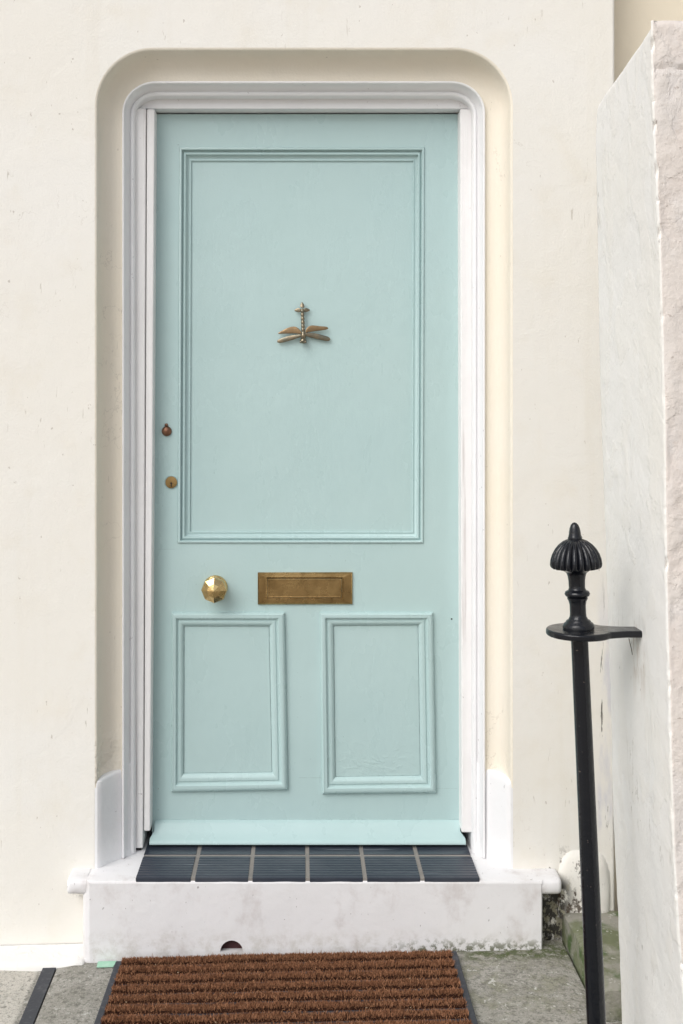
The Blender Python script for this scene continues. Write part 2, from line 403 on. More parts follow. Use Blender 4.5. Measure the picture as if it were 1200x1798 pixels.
# timber frame
fr = MB().hexa([(-.475, 3.207, 2.2515), (.52, 3.207, 2.2515), (.52, 3.34, 2.2515), (-.475, 3.34, 2.2515), (-.475, 3.207, 2.36), (.52, 3.207, 2.36), (.52, 3.34, 2.36), (-.475, 3.34, 2.36)]).build('door_frame', m_white, house, bevel=.003)
def post(name, xb, xt, y0, y1, z0, z1, bev=.004):
    (a, c), (e, f) = xb, xt
    MB().hexa([(a, y0, z0), (c, y0, z0), (c, y1, z0), (a, y1, z0), (e, y0, z1), (f, y0, z1), (f, y1, z1), (e, y1, z1)]).build(name, m_timber, fr, bevel=bev)
post('jamb', (-.475, -.4345), (-.475, -.4262), 3.194, 3.34, .186, 2.2505)
post('jamb', (.486, .53), (.486, .53), 3.197, 3.34, .186, 2.2505)
post('stop_bead', (-.4327, -.4150), (-.4245, -.4022), 3.199, 3.30, .232, 2.2495)
post('stop_bead', (.4545, .4835), (.4504, .4835), 3.199, 3.30, .228, 2.2495)
MB().box(-.480, -.440, 3.2010, 3.30, .1795, .1875).build('jamb_foot_gap', m_dark, fr)
# plinth at the left foot of the wall, footing stone at the right
vs, fs = [], []; prof = [(3.074, .016), (3.045, .011), (3.005, .008), (2.992, .004), (2.986, -.003), (2.985, -.04), (2.986, -.15)]
xs = [lerp(-2.3, -.567, i / 60) for i in range(61)] + [-.562, -.559]
for i, x in enumerate(xs):
    for (y, z) in prof:
        e = 0 if i < 61 else (.004 if i == 61 else .014)
        vs.append((x, min(y + e + .002 * nz(x, y, z, 12), 3.074), z + ground_z(x) - e + .003 * nz(x, 0, 5, 7)))
n = len(prof)
for i in range(len(xs) - 1):
    for j in range(n - 1): fs.append((i * n + j, i * n + j + 1, (i + 1) * n + j + 1, (i + 1) * n + j))
k = len(vs); vs += [(-.559, 3.074, -.15)]
fs.append(tuple((len(xs) - 1) * n + j for j in range(n)) + (k,))
mesh('plinth', vs, fs, m_pier, house, smooth=True, angle=50)
vs, fs = [], []; nx, nk = 26, 26
for j in range(nk + 1):
    for i in range(nx + 1):
        u, v = i / nx * 2 - 1, j / nk
        x = lerp(.690, .837, (u + 1) / 2); z = lerp(.05, .232, v)
        h = max(0, 1 - abs(u * 1.01) ** 4 - max(0, (v - .35) / .63) ** 2.4) ** .5
        vs.append((x + .004 * nz(x, z, 2, 12), WALL + .003 - .022 * h - .004 * nz(x, z, 0, 18) * h, z))
for j in range(nk):
    for i in range(nx): fs.append((j * (nx + 1) + i, j * (nx + 1) + i + 1, (j + 1) * (nx + 1) + i + 1, (j + 1) * (nx + 1) + i))
mesh('footing_stone', vs, fs, m_wall, house, smooth=True, angle=180)
# unseen black box added behind the door to stop light leaking through
b = MB(); b.box(-.8, -.6, 3.35, 4.4, -.1, 2.6).box(.6, .7, 3.35, 4.399, -.1, 2.6).box(-.8, .7, 4.4, 4.5, -.1, 2.6).box(-.8, .7, 3.35, 4.5, 2.6, 2.7).box(-.599, .599, 3.5, 4.399, -.1, .15)
b.build('hall_light_block', m_dark, house)

# ------------------------------------------------------------------ doorstep
step = empty('doorstep', (0, STEP, 0), 'white painted stone doorstep with a dark tiled top under the mint door', 'doorstep')
b = MB()
x0, x1 = -.570, .638
hx, hz0, hr = at(407, 1672, STEP).x, at(407, 1672, STEP).z, .030
hole = [(hx - hr, hz0), (hx + hr, hz0)] + [(hx + hr * math.cos(math.pi * k / 12), hz0 + .030 * math.sin(math.pi * k / 12)) for k in range(1, 12)]
out = [(x0 + .022, -.15), (x1 - .003, -.15), (x1 - .003, SILL - .008), (x0 + .022, SILL - .008)]
b.poly([out, hole], STEP); b.rim(hole, STEP, STEP + .02)
b.poly([hole], STEP + .02)
cols = []
def col_at(x, y): cols.append((x, y))
path = [(x0, STEP + .25), (x0, STEP + .03), (x0 + .003, STEP + .012), (x0 + .010, STEP + .004), (x0 + .022, STEP)]
vs = [(x, y, z) for z in (-.15, SILL - .008) for x, y in path]
b.add(vs, [(i, i + 1, 6 + i, 5 + i) for i in range(4)])
b.add([(x1 - .003, STEP, -.15), (x1, STEP + .003, -.15), (x1, STEP + .25, -.15), (x1 - .003, STEP, SILL - .008), (x1, STEP + .003, SILL - .008), (x1, STEP + .25, SILL - .008)],
      [(0, 1, 4, 3), (1, 2, 5, 4)])
# rounded top edge and top
pr = [(0, -.008), (.0008, -.0045), (.003, -.0015), (.008, 0), (.46, 0)]
xs = [lerp(x0, x1, i / 80) for i in range(81)]
vs = [(x, STEP + d + .0012 * nz(x, d, 0, 14) * (d < .01) + (.02 * max(0, 1 - (x - x0) / .022) ** 2 if d < .02 else 0), SILL + z) for x in xs for d, z in pr]
b.add(vs, [(i * 5 + j, i * 5 + j + 1, (i + 1) * 5 + j + 1, (i + 1) * 5 + j) for i in range(80) for j in range(4)])
nf = len(b.f)
step_o = b.build('step_block', m_step, step, smooth=True, angle=35)
step_o.data.materials.append(m_maroon.m)
for p in step_o.data.polygons:
    c = p.center + origin_of(step)
    if abs(c.y - (STEP + .02)) < .002 and abs(c.x - hx) < .035 and c.z < hz0 + .04: p.material_index = 1
    if STEP + .001 < c.y < STEP + .0195 and abs(c.x - hx) < .035 and hz0 < c.z < hz0 + .04: p.material_index = 1
for (a, c) in ((-.609, x0 + .012), (x1 - .010, .690)):
    vs, fs = [], []; n = 10
    sec = [(3.09, .001), (3.03, .0005), (3.014, -.001), (3.006, -.004), (3.0025, -.010), (3.0025, -.030), (3.006, -.037), (3.016, -.041), (3.09, -.042)]
    tip = a if a < 0 else c
    L = [0, .08, .2, .5, 1] 
    root_x = c if a < 0 else a
    xsn = [root_x, lerp(root_x, tip, .6), lerp(root_x, tip, .82), lerp(root_x, tip, .94), tip]
    shr = [1, 1, .99, .95, .80]
    for x, sh in zip(xsn, shr):
        for (y, z) in sec: vs.append((x, 3.09 - (3.09 - y) * (1 - (1 - sh) * .45) , SILL - .020 + (z + .020) * sh + .0015 * nz(x, y, z, 30)))
    m = len(sec)
    fs = [(i * m + j, i * m + j + 1, (i + 1) * m + j + 1, (i + 1) * m + j) for i in range(4) for j in range(m - 1)]
    fs.append(tuple(4 * m + j for j in range(m)))
    mesh('sill_end', vs, fs, m_step, step, smooth=True, angle=180)
# tile strip: grout bed with six by two tiles, the front row ribbed
tx0, tx1 = -.4277, .474
gt = MB().hexa([(tx0, 3.0030, SILL - .01), (tx1, 3.0030, SILL - .01), (tx1 - .006, 3.33, SILL - .01), (tx0 + .006, 3.33, SILL - .01),
                (tx0, 3.0030, SILL + .0056), (tx1, 3.0030, SILL + .0056), (tx1 - .006, 3.33, SILL + .0056), (tx0 + .006, 3.33, SILL + .0056)]).build('grout_bed', m_grout, step)
b = MB(); tw = (tx1 - tx0) / 6
for i in range(6):
    xa, xb = tx0 + i * tw + (.0057 if i else .001), tx0 + (i + 1) * tw - (.0057 if i < 5 else .001)
    ribs = []
    N = 54
    for k in range(N + 1):
        y = lerp(3.0015, 3.144, k / N); ph = (k / N * 9) % 1
        h = .0016 * (1 if ph < .62 else 0) * (1 if 1 < k < N - 1 else 0)
        ribs.append((y, SILL + .0065 + h))
    ribs = [(3.0012, SILL - .004)] + ribs + [(3.1445, SILL + .001)]
    vs = [(x, y, z) for x in (xa, xb) for y, z in ribs]; m = len(ribs)
    b.add(vs, [(j, j + 1, m + j + 1, m + j) for j in range(m - 1)] + [tuple(range(m)), tuple(range(m, 2 * m))])
    b.box(xa, xb, 3.156, 3.32, SILL - .004, SILL + .0072)
b.build('threshold_tiles', m_tile, step, bevel=.0008, seg=1)

# ------------------------------------------------------------------ front door
door = empty('front_door', (0, DOOR, .19), 'pale mint green panelled front door with brass fittings', 'door')
def quad(pts, D=DOOR): return [at(x, y, D) for x, y in pts]
leafq = quad([(276, 200), (804, 200), (807.5, 1481), (267, 1481)])
U_o = quad([(315, 258), (746, 258), (744, 954), (312, 954)]); U_i = quad([(336, 281), (726, 281), (724.5, 934), (333.5, 934)])
L_o = quad([(302, 1075), (500, 1075), (506, 1386), (301, 1390)]); L_i = quad([(324, 1101), (472, 1101), (477, 1356), (323.5, 1358)])
R_o = quad([(562, 1075), (760, 1075), (766, 1391), (566, 1393)]); R_i = quad([(587, 1100), (734, 1099), (738, 1362), (590, 1364)])
b = MB(); xz = lambda q: [(p.x, p.z) for p in q]
b.poly([xz(leafq), xz(U_o), xz(L_o), xz(R_o)], DOOR); b.rim(xz(leafq), DOOR, DOOR + .045)
b.poly([xz(leafq)], DOOR + .045)
b.build('leaf', m_door, door)
up = [(0, -.004), (.015, .0020), (.06, .0045), (.13, .0055), (.20, .0048), (.235, .0030), (.25, -.0075), (.33, -.0085), (.37, -.0040), (.45, -.0022), (.53, -.0030), (.57, -.0050), (.585, -.0130), (.65, -.0145), (.78, -.0155), (.90, -.0135), (.955, -.0140), (.975, -.0165), (.98, -.024), (1.0, -.024)]
lo = [(0, -.004), (.0, .006), (.05, .0105), (.14, .0135), (.26, .0140), (.36, .0125), (.43, .0085), (.46, .0048), (.53, .0042), (.60, .0066), (.70, .0064), (.80, .0040), (.90, .0002), (.955, -.003), (.975, -.0085), (1.0, -.0085)]
def frame_moulding(qo, qi, prof):
    vs, fs = [], []
    for t, h in prof:
        for k in range(4):
            p = lerp(qo[k], qi[k], t); vs.append((p.x, DOOR - h, p.z))
    for j in range(len(prof) - 1):
        for k in range(4): fs.append((j * 4 + k, j * 4 + (k + 1) % 4, (j + 1) * 4 + (k + 1) % 4, (j + 1) * 4 + k))
    mesh('panel_moulding', vs, fs, m_door, door, smooth=True, angle=32)
def panel(qi, h):
    c = sum(qi, Vector()) / 4
    vs = [(p.x + (p.x - c.x) * .004, DOOR - h, p.z + (p.z - c.z) * .004) for p in qi]
    mesh('panel', vs, [(0, 1, 2, 3)], m_door, door)
frame_moulding(U_o, U_i, up); panel(U_i, -.0195)
frame_moulding(L_o, L_i, lo); panel(L_i, -.0050)
frame_moulding(R_o, R_i, lo); panel(R_i, -.0050)
# weatherboard
prof = [(3.2495, .246), (3.243, .2435), (3.238, .239), (3.226, .222), (3.212, .208), (3.204, .2035), (3.2005, .200), (3.200, .1945), (3.203, .192), (3.249, .192)]
vs, fs = [], []; n = len(prof)
for t, xe in ((0, -.4175), (1, .4665)):
    for (y, z) in prof:
        x = xe + (.0 if z < .212 else (.010 if t == 0 else -.0120))
        vs.append((x, y, z))
fs = [(j, j + 1, n + j + 1, n + j) for j in range(n - 1)] + [tuple(range(n)), tuple(range(n, 2 * n))]
mesh('weatherboard', vs, fs, m_door, door, smooth=True, angle=50)
# doorknob
kc = at(378.5, 1031.5, DOOR)
kb = MB().lathe([(.0, .0), (.033, .0), (.035, .002), (.0345, .005), (.031, .009), (.022, .012), (.016, .016), (.0145, .03), (.016, .036)], kc, (0, -1, 0), 40).build('doorknob', m_brass_b, door, smooth=True, angle=40)
MB().lathe([(.014, .033), (.030, .036), (.0375, .0435), (.0350, .0525), (.019, .0635), (.0, .0685)], kc, Vector((-.0, -1, 0)), 8).build('faceted_head', m_brass_b, kb)
# letterbox
def plate(qq, h0, h1, name, mat, par, bev):
    p = quad(qq)
    return MB().hexa([(p[3].x, DOOR - h1, p[3].z), (p[2].x, DOOR - h1, p[2].z), (p[2].x, DOOR - h0, p[2].z), (p[3].x, DOOR - h0, p[3].z),
                      (p[0].x, DOOR - h1, p[0].z), (p[1].x, DOOR - h1, p[1].z), (p[1].x, DOOR - h0, p[1].z), (p[0].x, DOOR - h0, p[0].z)]).build(name, mat, par, bevel=bev)
po, pi_ = quad([(453, 1005), (619, 1004.5), (619, 1060.5), (453, 1061)]), quad([(470, 1015.5), (600.5, 1015.5), (600.5, 1049.5), (470, 1049.5)])
b = MB(); pm_ = quad([(467, 1013), (603.5, 1013), (603.5, 1052), (467, 1052)])
def ring(qa, ya, qb, yb):
    b.add([(p.x, ya, p.z) for p in qa] + [(p.x, yb, p.z) for p in qb], [(k, (k + 1) % 4, 4 + (k + 1) % 4, 4 + k) for k in range(4)])
po2 = quad([(455, 1007), (617, 1006.5), (617, 1058.5), (455, 1059)])
ring(po, DOOR + .001, po, DOOR - .0045); ring(po, DOOR - .0045, po2, DOOR - .0075); ring(po2, DOOR - .0075, pm_, DOOR - .0085)
ring(pm_, DOOR - .0085, pi_, DOOR - .0040); ring(pi_, DOOR - .0040, pi_, DOOR - .0003)
lb = b.build('letterbox', m_brass, door)
fl = quad([(470.4, 1015.9), (600.1, 1015.9), (600.1, 1049.1), (470.4, 1049.1)])
vs, fs = [], []
for t, h in ((0, .0005), (0, .0015), (.0, .004), (.03, .0045), (.055, .004), (.065, .0022), (.12, .0022)):
    c = sum(fl, Vector()) / 4
    for p in fl:
        d = .09 * t * 10 * .06
        vs.append((p.x - math.copysign(min(abs(p.x - c.x), t * .06), p.x - c.x), DOOR - h, p.z - math.copysign(t * .06, p.z - c.z)))
for j in range(6):
    for k in range(4): fs.append((j * 4 + k, j * 4 + (k + 1) % 4, (j + 1) * 4 + (k + 1) % 4, (j + 1) * 4 + k))
fs.append((24, 25, 26, 27))
mesh('flap', vs, fs, m_brass, lb)
# keyhole cover, cylinder lock
c = at(293, 757, DOOR)
kh = MB().lathe([(.0, .0), (.0135, .0), (.0145, .002), (.0135, .0055), (.0105, .009), (.006, .0108), (.0, .0115)], c, (0, -1, 0), 32).build('keyhole_cover', m_copper, door, smooth=True, angle=60)
MB().lathe([(.0, .0), (.005, .0), (.005, .004), (.0035, .006), (.0, .0066)], c + Vector((-.001, 0, .0175)), (0, -1, 0), 20).build('pivot', m_copper, kh, smooth=True, angle=60)
c = at(300.5, 846.5, DOOR)
cl = MB().lathe([(.0, .0), (.0195, .0), (.0195, .0015), (.0185, .0028), (.0178, .0028), (.0172, .001)], c, (0, -1, 0), 40).build('cylinder_lock', m_door, door, smooth=True, angle=40)
MB().lathe([(.0, .0), (.0168, .0), (.0168, .0035), (.0158, .0045), (.0, .0045)], c + Vector((.001, 0, -.0005)), (0, -1, 0), 40).build('lock_face', m_brass, cl, smooth=True, angle=40)
kz = c + Vector((.001, 0, -.004))
MB().box(kz.x - .0014, kz.x + .0014, DOOR - .0052, DOOR - .004, kz.z - .009, kz.z + .001).lathe([(.0028, .0), (.0028, .0053), (.0, .0053)], Vector((kz.x, DOOR, kz.z + .001)), (0, -1, 0), 14).build('keyhole', m_dark, cl)
# little hole in the right stile
MB().lathe([(.0, .0), (.0024, .0), (.0020, .0006), (.0, .0007)], at(793.5, 1087, DOOR), (0, -1, 0), 12).build('nail_hole', m_dark, door)
# dragonfly knocker
PANEL = DOOR + .0195
def pd(px, py, h): return at(px, py, PANEL - h)
seg = []
prof = []
H0, H1 = pd(533, 589, .016), pd(531, 543, .012)
L = (H1 - H0).length
for k in range(49):
    t = k / 48
    r = lerp(.0052, .0040, t) * (.80 + .36 * abs(math.sin(t * 7 * math.pi)) ** .6)
    prof.append((r, t * L))
kn = MB().lathe(prof, H0, H1 - H0, 20)
th0, th1 = pd(532.5, 603, .012), pd(533, 585, .017)
kn.lathe([(.0, 0), (.0045, .0008), (.0082, .004), (.0092, .008), (.0078, .0120), (.0060, .0135), (.0075, .017), (.0078, .022), (.0064, .027), (.0050, .030), (.0, .031)], th0, th1 - th0, 22)
for pxx in (528.5, 536.5):                       # eyes
    kn.lathe([(.0, 0), (.0025, .0006), (.0036, .003), (.0026, .0058), (.0, .0066)], pd(pxx, 600.5, .016), (0, -1, 0), 14)
kn.lathe([(.0065, 0), (.0065, .016)], pd(532.5, 592, .0), (0, -1, 0), 16)
kn.lathe([(.006, 0), (.005, .011)], pd(531.5, 545, .0), (0, -1, 0), 16)
knocker = kn.build('dragonfly_knocker', m_bronze, door, smooth=True, angle=50)
def blade(name, top, bot, h_root, h_tip, th, mat, par):      # outline between two edge polylines from root to tip
    m = len(top); vs, fs = [], []
    for i in range(m):
        t = i / (m - 1); h = lerp(h_root, h_tip, t)
        tp, bt = top[i], bot[i]; tp, bt = (lerp(bt[0], tp[0], 1.18), lerp(bt[1], tp[1], 1.18)), (lerp(tp[0], bt[0], 1.18), lerp(tp[1], bt[1], 1.18)); mid = ((tp[0] + bt[0]) / 2, (tp[1] + bt[1]) / 2)
        vs += [pd(*tp, h), pd(*mid, h + th * .9), pd(*bt, h), pd(*mid, h - th)]
    for i in range(m - 1):
        for k in range(4): fs.append((i * 4 + k, i * 4 + (k + 1) % 4, (i + 1) * 4 + (k + 1) % 4, (i + 1) * 4 + k))
    fs += [(0, 1, 2, 3), tuple((m - 1) * 4 + k for k in range(4))]
    o = mesh(name, vs, fs, mat, par, smooth=True, angle=180)
    s = o.modifiers.new('smooth', 'SUBSURF'); s.levels = s.render_levels = 2
    return o
blade('wing', [(530, 582), (525, 576), (519, 572), (511, 572.5), (501, 577), (493, 581.5), (488, 584.5)], [(530, 587), (525, 586.5), (519, 586), (511, 586), (501, 586.3), (493, 586.5), (488, 586)], .017, .010, .0016, m_wing, knocker)
blade('wing', [(530, 586), (524, 587), (516, 587.5), (506, 589.5), (496, 592.5), (490, 595), (486.5, 598)], [(530, 591), (524, 593.5), (516, 596.5), (506, 599.5), (496, 602.2), (490, 602.8), (486.5, 601)], .016, .008, .0022, m_bronze, knocker)
blade('wing', [(536, 581), (540, 574), (545, 570.5), (553, 570.5), (563, 572.5), (572, 572.5), (577, 574.5)], [(536, 585.5), (540, 584), (545, 583.2), (553, 582), (563, 580.5), (572, 579.5), (577, 577.5)], .017, .012, .0016, m_wing, knocker)
blade('wing', [(536, 584), (541, 583.5), (548, 583.3), (557, 585), (568, 588), (576, 590), (581, 594)], [(536, 590), (541, 591.5), (548, 593.5), (557, 596), (568, 598.5), (576, 599.5), (580.5, 597.5)], .016, .008, .0022, m_bronze, knocker)
blade('tail_leaf', [(529, 541), (525, 540), (521, 541), (517, 544)], [(529, 548), (525, 548.5), (521, 548), (517, 545.5)], .013, .009, .0016, m_bronze, knocker)
blade('tail_leaf', [(534, 541), (537.5, 540), (541, 541), (545, 543.5)], [(534, 548), (537.5, 548.2), (541, 547.5), (545, 545)], .013, .009, .0016, m_bronze, knocker)
blade('tail_leaf', [(527.8, 541), (526.8, 537), (528.2, 533), (530.4, 529.5)], [(535.2, 541), (535.8, 537), (533.6, 533), (531, 529.5)], .015, .010, .0022, m_bronze, knocker)

# ------------------------------------------------------------------ boundary wall at the right
NEAR, FAR = 2.12, 2.535
xn = [(.28, .716), (.408, .7066), (.5975, .692), (1.019, .681), (1.229, .676), (1.545, .674), (1.861, .660), (2.07, .653)]
xf = [(.057, .709), (.4325, .694), (.936, .680), (1.188, .6737), (1.566, .6636), (1.80, .6590), (2.00, .6575), (2.07, .6605)]
bw = empty('boundary_wall', (.9, 2.32, -.1), 'leaning white painted end of a boundary wall with a rough pinkish front', 'wall')
vs, fs, fm = [], [], []
out = []                                          # outline of a level: (kind, s) far left -> near left -> near right
for k in range(61): out.append(('L', k / 60))
for k in range(1, 6): out.append(('C', k / 6))
for k in range(0, 71): out.append(('F', k / 70))
NL = 380; m = len(out)
for j in range(NL + 1):
    t = j / NL
    for kind, s in out:
        zt = lambda D: lerp(2.14, 2.092, (D - NEAR) / (FAR - NEAR))
        Dq = {'L': lerp(FAR, NEAR + .006, s), 'C': NEAR, 'F': NEAR}[kind]
        z = lerp(-.12, zt(Dq), t)
        a, c = interp(xf, z), interp(xn, z)
        if kind == 'L':
            x = lerp(a, c, s); y = Dq
            x -= .005 * (1 - s) * max(0, min(1, (z - .9) / .5))
            if s < .06: x += .012 * (1 - s / .06) ** 2
            d = .0022 * nz(y, z, 1, 5) + .0010 * nz(y, z, 2, 26)
            x += d
            rel = z - zt(Dq)
            if rel > -.02: x += .012 * ((rel + .02) / .02) ** 2
        elif kind == 'C':
            aa = s * math.pi / 2; x = c + .006 * (1 - math.cos(aa)); y = NEAR + .006 * (1 - math.sin(aa))
            chip = (max(0, nz(z, 4, 1, 26) - .22) * .016 + max(0, nz(z, 9, 1, 70) - .2) * .006) * (1 if nz(z, 2, 2, 2.2) > -.1 else .2)
            x += chip + .0022 * nz(y, z, 1, 5); y += chip
        else:
            x = lerp(c + .006, 1.2, s ** 1.3); y = NEAR
            rough = .6 + 1.2 * max(0, nz(x, z, 8, 3))
            y += (.003 * nz(x, z, 5, 7) + .0022 * nz(x, z, 6, 24) * rough + .0020 * nz(x, z, 7, 60) * rough) * min(1, s * 20 + .15)
            zc = 2.053 + .004 * nz(x, 1, 1, 40)
            y += .008 * math.exp(-((z - zc) / .0028) ** 2)
            rel = z - 2.14
            if rel > -.012: y += .008 * ((rel + .012) / .012) ** 2
        vs.append((x, y, z + (.004 * nz(x, y, 3, 14) if t > .97 else 0)))
for j in range(NL):
    for i in range(m - 1):
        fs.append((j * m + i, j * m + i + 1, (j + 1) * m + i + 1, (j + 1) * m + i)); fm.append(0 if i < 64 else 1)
tp = [NL * m + i for i in range(m)]
k = len(vs); vs += [(1.2, FAR, 2.092), (1.2, FAR, -.12)]
fs.append(tuple(tp) + (k,)); fm.append(0)
fs.append(tuple(j * m for j in range(NL + 1)) + (k, k + 1)); fm.append(0)
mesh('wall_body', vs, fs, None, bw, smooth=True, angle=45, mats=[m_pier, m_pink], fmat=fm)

# mossy stone at the foot of the house wall
vs, fs = [], []
xs = [lerp(.708, 1.25, i / 40) for i in range(41)]; ys = [lerp(2.668, 3.074, j / 30) for j in range(31)]
zt = lambda x, y: .068 + .003 * nz(x, y, 0, 9) - .006 * (math.exp(-(x - .708) / .006) + math.exp(-(y - 2.668) / .006))
vs = [(x + .003 * nz(x, y, 9, 10) * (i == 0), y, zt(x, y)) for y in ys for i, x in enumerate(xs)]; n = 41
fs = [(j * n + i, j * n + i + 1, (j + 1) * n + i + 1, (j + 1) * n + i) for j in range(30) for i in range(40)]
k = len(vs); vs += [(.703 + .003 * nz(0, y, 9, 10), y, -.15) for y in ys]; fs += [(j * n, (j + 1) * n, k + j + 1, k + j) for j in range(30)]
k2 = len(vs); vs += [(x, 2.664, -.15) for x in xs]; fs += [(i, i + 1, k2 + i + 1, k2 + i) for i in range(40)]
tag(mesh('stone_block', vs, fs, m_moss, None, smooth=True, angle=50, loc=(.95, 2.87, 0)), 'low mossy stone block between the doorstep and the white boundary wall', 'stone block')

# ------------------------------------------------------------------ iron handrail post
PD = 2.30
top, bot = at(1017.5, 1108, PD), at(1048, 1798, PD)
ax = (top - bot).normalized()
base = bot - ax * ((bot.z + .05) / ax.z)
post_o = empty('railing_post', (base.x, PD, 0), 'black iron post with a fluted mushroom finial bracketed to the white boundary wall', 'post')
Lp = (top - base).length
MB().lathe([(.0195, 0), (.0185, Lp * .5), (.0168, Lp)], base, ax, 28).build('bar', m_iron, post_o, smooth=True, angle=50)
px = PD / F
fa = (at(1009.3, 917, PD) - at(1016.5, 1100, PD)).normalized()
f0 = at(1016.5, 1101, PD)
def hh(y): return (1101 - y) * px / fa.z
stem = [(0, 1104), (27, 1104), (27.5, 1098), (25, 1094), (22, 1092), (21, 1089.5), (17, 1087), (14.5, 1082), (14, 1076), (14, 1062), (15.5, 1055), (17.5, 1051.5), (18, 1049.5), (16.5, 1048), (20.5, 1046), (22, 1042.5), (20.5, 1038.5), (15.5, 1036), (14, 1032), (14.3, 1020), (15.5, 1012), (17.5, 1006), (24, 1001), (36, 997.5), (0, 996)]
fin = MB().lathe([(r * px, hh(y)) for r, y in stem], f0, fa, 40).build('finial', m_iron, post_o, smooth=True, angle=50)
dome = [(34, 998.5), (42, 997), (44.5, 994), (45, 990), (44, 982), (41, 973), (36, 964), (29, 956), (21, 950), (13, 946.5), (9, 945.5)]
FL = 22
def flute(j, t):
    k = abs(math.sin(t * FL / 2)) ** .7
    amp = .13 * min(1, j / 2) * (1 if j < 8 else max(0, (10 - j) / 3))
    return 1 - amp * (1 - k)
MB().lathe([(r * px, hh(y)) for r, y in dome], f0, fa, FL * 8, flute).build('fluted_cap', m_iron, fin, smooth=True, angle=70)
tipp = [(12, 947), (12.5, 944.5), (11, 941.5), (10, 935), (8.6, 928), (6.5, 921.5), (3.5, 918.2), (0, 917)]
MB().lathe([(r * px, hh(y)) for r, y in tipp], f0, fa, 16, lambda j, t: 1 + .05 * math.sin(t * 6 + j)).build('spike', m_iron, fin, smooth=True, angle=60)
# bracket: a disc running into a flat bar let into the wall
zc = at(1017, 1110, PD).z; cx = at(1017.5, 1110, PD).x
loop = []
for k in range(33):
    a = R(35) + R(290) * k / 32
    loop.append((cx + .0655 * math.cos(a), PD + .0655 * math.sin(a)))
bar = [(cx + .075, PD - .030), (cx + .09, PD - .026), (.72, PD - .026), (.72, PD + .026), (cx + .09, PD + .026), (cx + .075, PD + .030)]
loop = loop + bar
n = len(loop); hb = .0068
vs = [(x, y, zc - hb) for x, y in loop] + [(x, y, zc + hb) for x, y in loop]
fs = [tuple(range(n)), tuple(range(n, 2 * n))] + [(i, (i + 1) % n, n + (i + 1) % n, n + i) for i in range(n)]
mesh('bracket', vs, fs, m_iron, post_o, bevel=.0045, seg=3)
# dry stalk caught behind the bracket
b = MB()
p = [at(1105, 1121, 2.315), at(1107, 1130, 2.313), at(1109.5, 1140, 2.312), at(1111, 1150, 2.312)]
for a, c in zip(p, p[1:]): b.lathe([(.0009, 0), (.0007, (c - a).length)], a, c - a, 6)
tag(b.build('dry_stalk', m_straw, None, loc=tuple(p[0])), 'thin dry stalk hanging below the iron bracket', 'stalk')

# ------------------------------------------------------------------ doormat
ML, MR = at(203, 1690, 2.972), at(801, 1666, 2.972)
mat_o = empty('doormat', (-.03, 2.7, ground_z(-.03)), 'brown ribbed coir doormat with black rubber edges in front of the step', 'doormat')
y_back, y_front = 2.972, 2.42
def mx(x0, y): return x0 + (y_back - y) * (-.012 if x0 < 0 else .006)
mz = lambda x: ground_z(x) + .0035
xl, xr, bw_ = -.4745, .4085, .021
b = MB()
for i in range(20):
    xa, xb = lerp(xl, xr, i / 20), lerp(xl, xr, (i + 1) / 20)
    b.hexa([(mx(xl, y_front) if i == 0 else xa, y_front, mz(xa)), (mx(xr, y_front) if i == 19 else xb, y_front, mz(xb)), (xb, y_back, mz(xb)), (xa, y_back, mz(xa)),
            (mx(xl, y_front) if i == 0 else xa, y_front, mz(xa) + .008), (mx(xr, y_front) if i == 19 else xb, y_front, mz(xb) + .008), (xb, y_back, mz(xb) + .008), (xa, y_back, mz(xa) + .008)])
b.build('rubber_backing', m_rubber, mat_o)
hv, hf = [], []
sv, sf = [], []
PITCH = .047
def rib(x, y):
    yy = y + .0035 * nz(x, y, 0, 7) + .020 * (x - .4) 
    ph = ((y_back - yy) / PITCH) % 1
    c = .5 - .5 * math.cos(2 * math.pi * ph)
    c = max(0, min(1, (c - .22) / .34)); return c * c * (3 - 2 * c)
def pile_z(x, y): return mz(x) + .0065 + .0125 * rib(x, y) + .0022 * nz(x, y, 3, 30) - .004 * max(0, nz(x, y, 8, 5.5)) * rib(x, y)
xs = [lerp(xl + bw_ - .003, xr - bw_ + .004, i / 150) for i in range(151)]; ys = [lerp(y_front + .01, y_back - .004, j / 120) for j in range(121)]
hv = [(mx(x, y) if i in (0, 150) else x + (mx(x, y) - x) * abs(i - 75) / 75, y, pile_z(x, y) - .004) for y in ys for i, x in enumerate(xs)]
hf = [(j * 151 + i, j * 151 + i + 1, (j + 1) * 151 + i + 1, (j + 1) * 151 + i) for j in range(120) for i in range(150)]
nbase = len(hf)
for _ in range(170000):
    y = y_back - .002 - (y_back - y_front - .012) * rng.random() ** 1.25
    sx = rng.random(); a, c = mx(xl + bw_ - .004, y), mx(xr - bw_ + .005, y)
    x = lerp(a, c, sx)
    r = rib(x, y)
    if r < .25 + .2 * rng.random(): continue
    ang = rng.uniform(0, 6.283); lean = rng.gauss(0, .7); ln = rng.uniform(.0045, .0105) * (.5 + .5 * r)
    if rng.random() < .012: ln *= 1.8; lean += .6
    d = Vector((math.cos(ang) * math.sin(lean), math.sin(ang) * math.sin(lean), math.cos(lean)))
    p = Vector((x, y, pile_z(x, y) - .004)); wv = Vector((math.cos(ang + 1.57), math.sin(ang + 1.57), 0)) * rng.uniform(.0005, .0011)
    q = p + d * ln; mid = p + d * ln * .55 + Vector((rng.gauss(0, .0008), rng.gauss(0, .0008), 0))
    n = len(hv); hv += [p - wv, p + wv, mid + wv * .8, mid - wv * .8, q]
    hf += [(n, n + 1, n + 2, n + 3), (n + 3, n + 2, n + 4)]
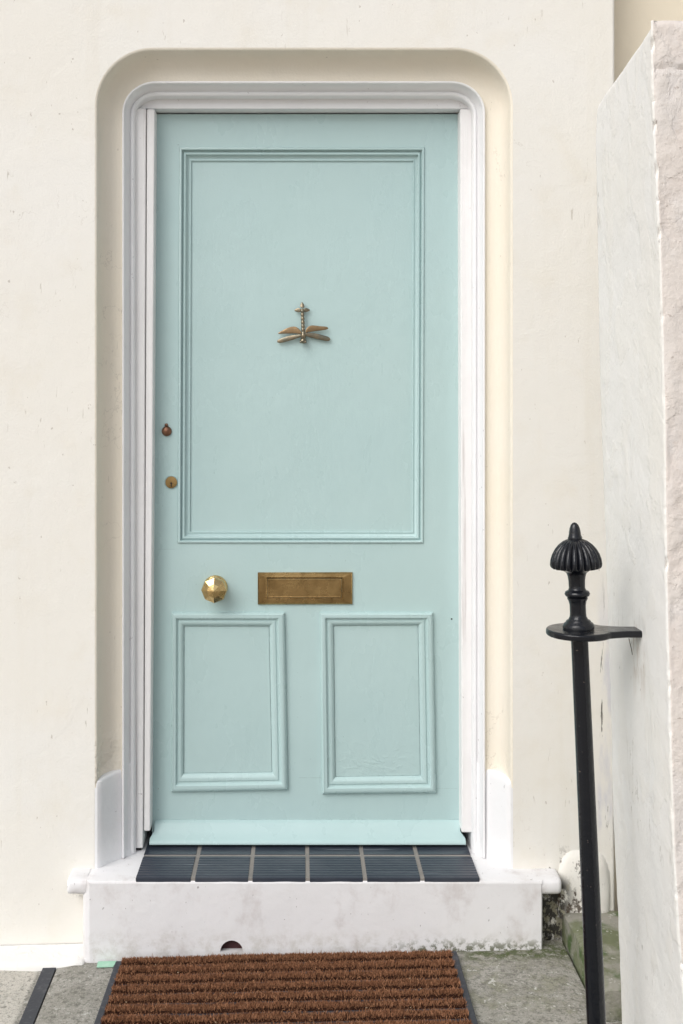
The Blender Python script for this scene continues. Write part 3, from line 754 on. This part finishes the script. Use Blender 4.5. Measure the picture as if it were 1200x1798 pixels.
for _ in range(16):
    x, y = rng.uniform(xl + .05, xr - .05), rng.uniform(2.5, y_back - .02)
    a = rng.uniform(0, 6.28); ln = rng.choice((.004, .006, .010)); wd = rng.uniform(.0006, .0014)
    z = pile_z(x, y) + .0065; u = Vector((math.cos(a), math.sin(a), rng.uniform(-.2, .3))); v = Vector((-math.sin(a), math.cos(a), .2))
    n = len(sv); c = Vector((x, y, z)); sv += [c - u * ln / 2 - v * wd, c + u * ln / 2 - v * wd, c + u * ln / 2 + v * wd, c - u * ln / 2 + v * wd, c + Vector((0, 0, wd)), c - Vector((0, 0, wd))]
    sf += [(n, n + 1, n + 4), (n + 1, n + 2, n + 4), (n + 2, n + 3, n + 4), (n + 3, n, n + 4), (n, n + 5, n + 1), (n + 1, n + 5, n + 2), (n + 2, n + 5, n + 3), (n + 3, n + 5, n)]
tag(mesh('straw_litter', sv, sf, m_litter, None, loc=(-.03, 2.8, .02)), 'bits of pale straw and grit scattered over the brown doormat', 'litter', None, 'stuff')
mesh_p = bpy.data.meshes.new('coir_pile'); off = origin_of(mat_o)
mesh_p.from_pydata([tuple(Vector(v) - off) for v in hv], [], hf); mesh_p.materials.append(m_coir.m); mesh_p.materials.append(m_coirb.m)
mesh_p.polygons.foreach_set('material_index', [1] * nbase + [0] * (len(hf) - nbase))
po_ = bpy.data.objects.new('coir_pile', mesh_p); COL.objects.link(po_); po_.parent = mat_o
for side, x0 in (('l', xl), ('r', xr)):
    xa, xb = (x0 - .001, x0 + bw_ - .004) if side == 'l' else (x0 - bw_ + .004, x0 + .001)
    dxf = mx(x0, y_front) - x0
    MB().hexa([(xa + dxf, y_front, mz(xa) - .001), (xb + dxf, y_front, mz(xb) - .001), (xb, y_back + .002, mz(xb) - .001), (xa, y_back + .002, mz(xa) - .001),
               (xa + dxf, y_front, mz(xa) + .0115), (xb + dxf, y_front, mz(xb) + .0115), (xb, y_back + .002, mz(xb) + .0115), (xa, y_back + .002, mz(xa) + .0115)]).build('rubber_edge', m_rubber, mat_o, bevel=.003)
# scrap of mint tape on the paving
vs = []
q = [at(170, 1699, 2.965), at(199, 1697.5, 2.965), at(205, 1686.5, 2.995), at(172, 1687.5, 2.995)]
vs = [(p.x, p.y, ground_z(p.x) + .003) for p in q] + [(p.x, p.y, ground_z(p.x) + .0045) for p in q]
tp = mesh('tape_scrap', vs, [(0, 3, 2, 1), (4, 5, 6, 7), (0, 1, 5, 4), (1, 2, 6, 5), (2, 3, 7, 6), (3, 0, 4, 7)], m_mint, None, loc=tuple(q[0]))
tag(tp, 'scrap of mint green tape stuck to the paving beside the doormat corner', 'tape')
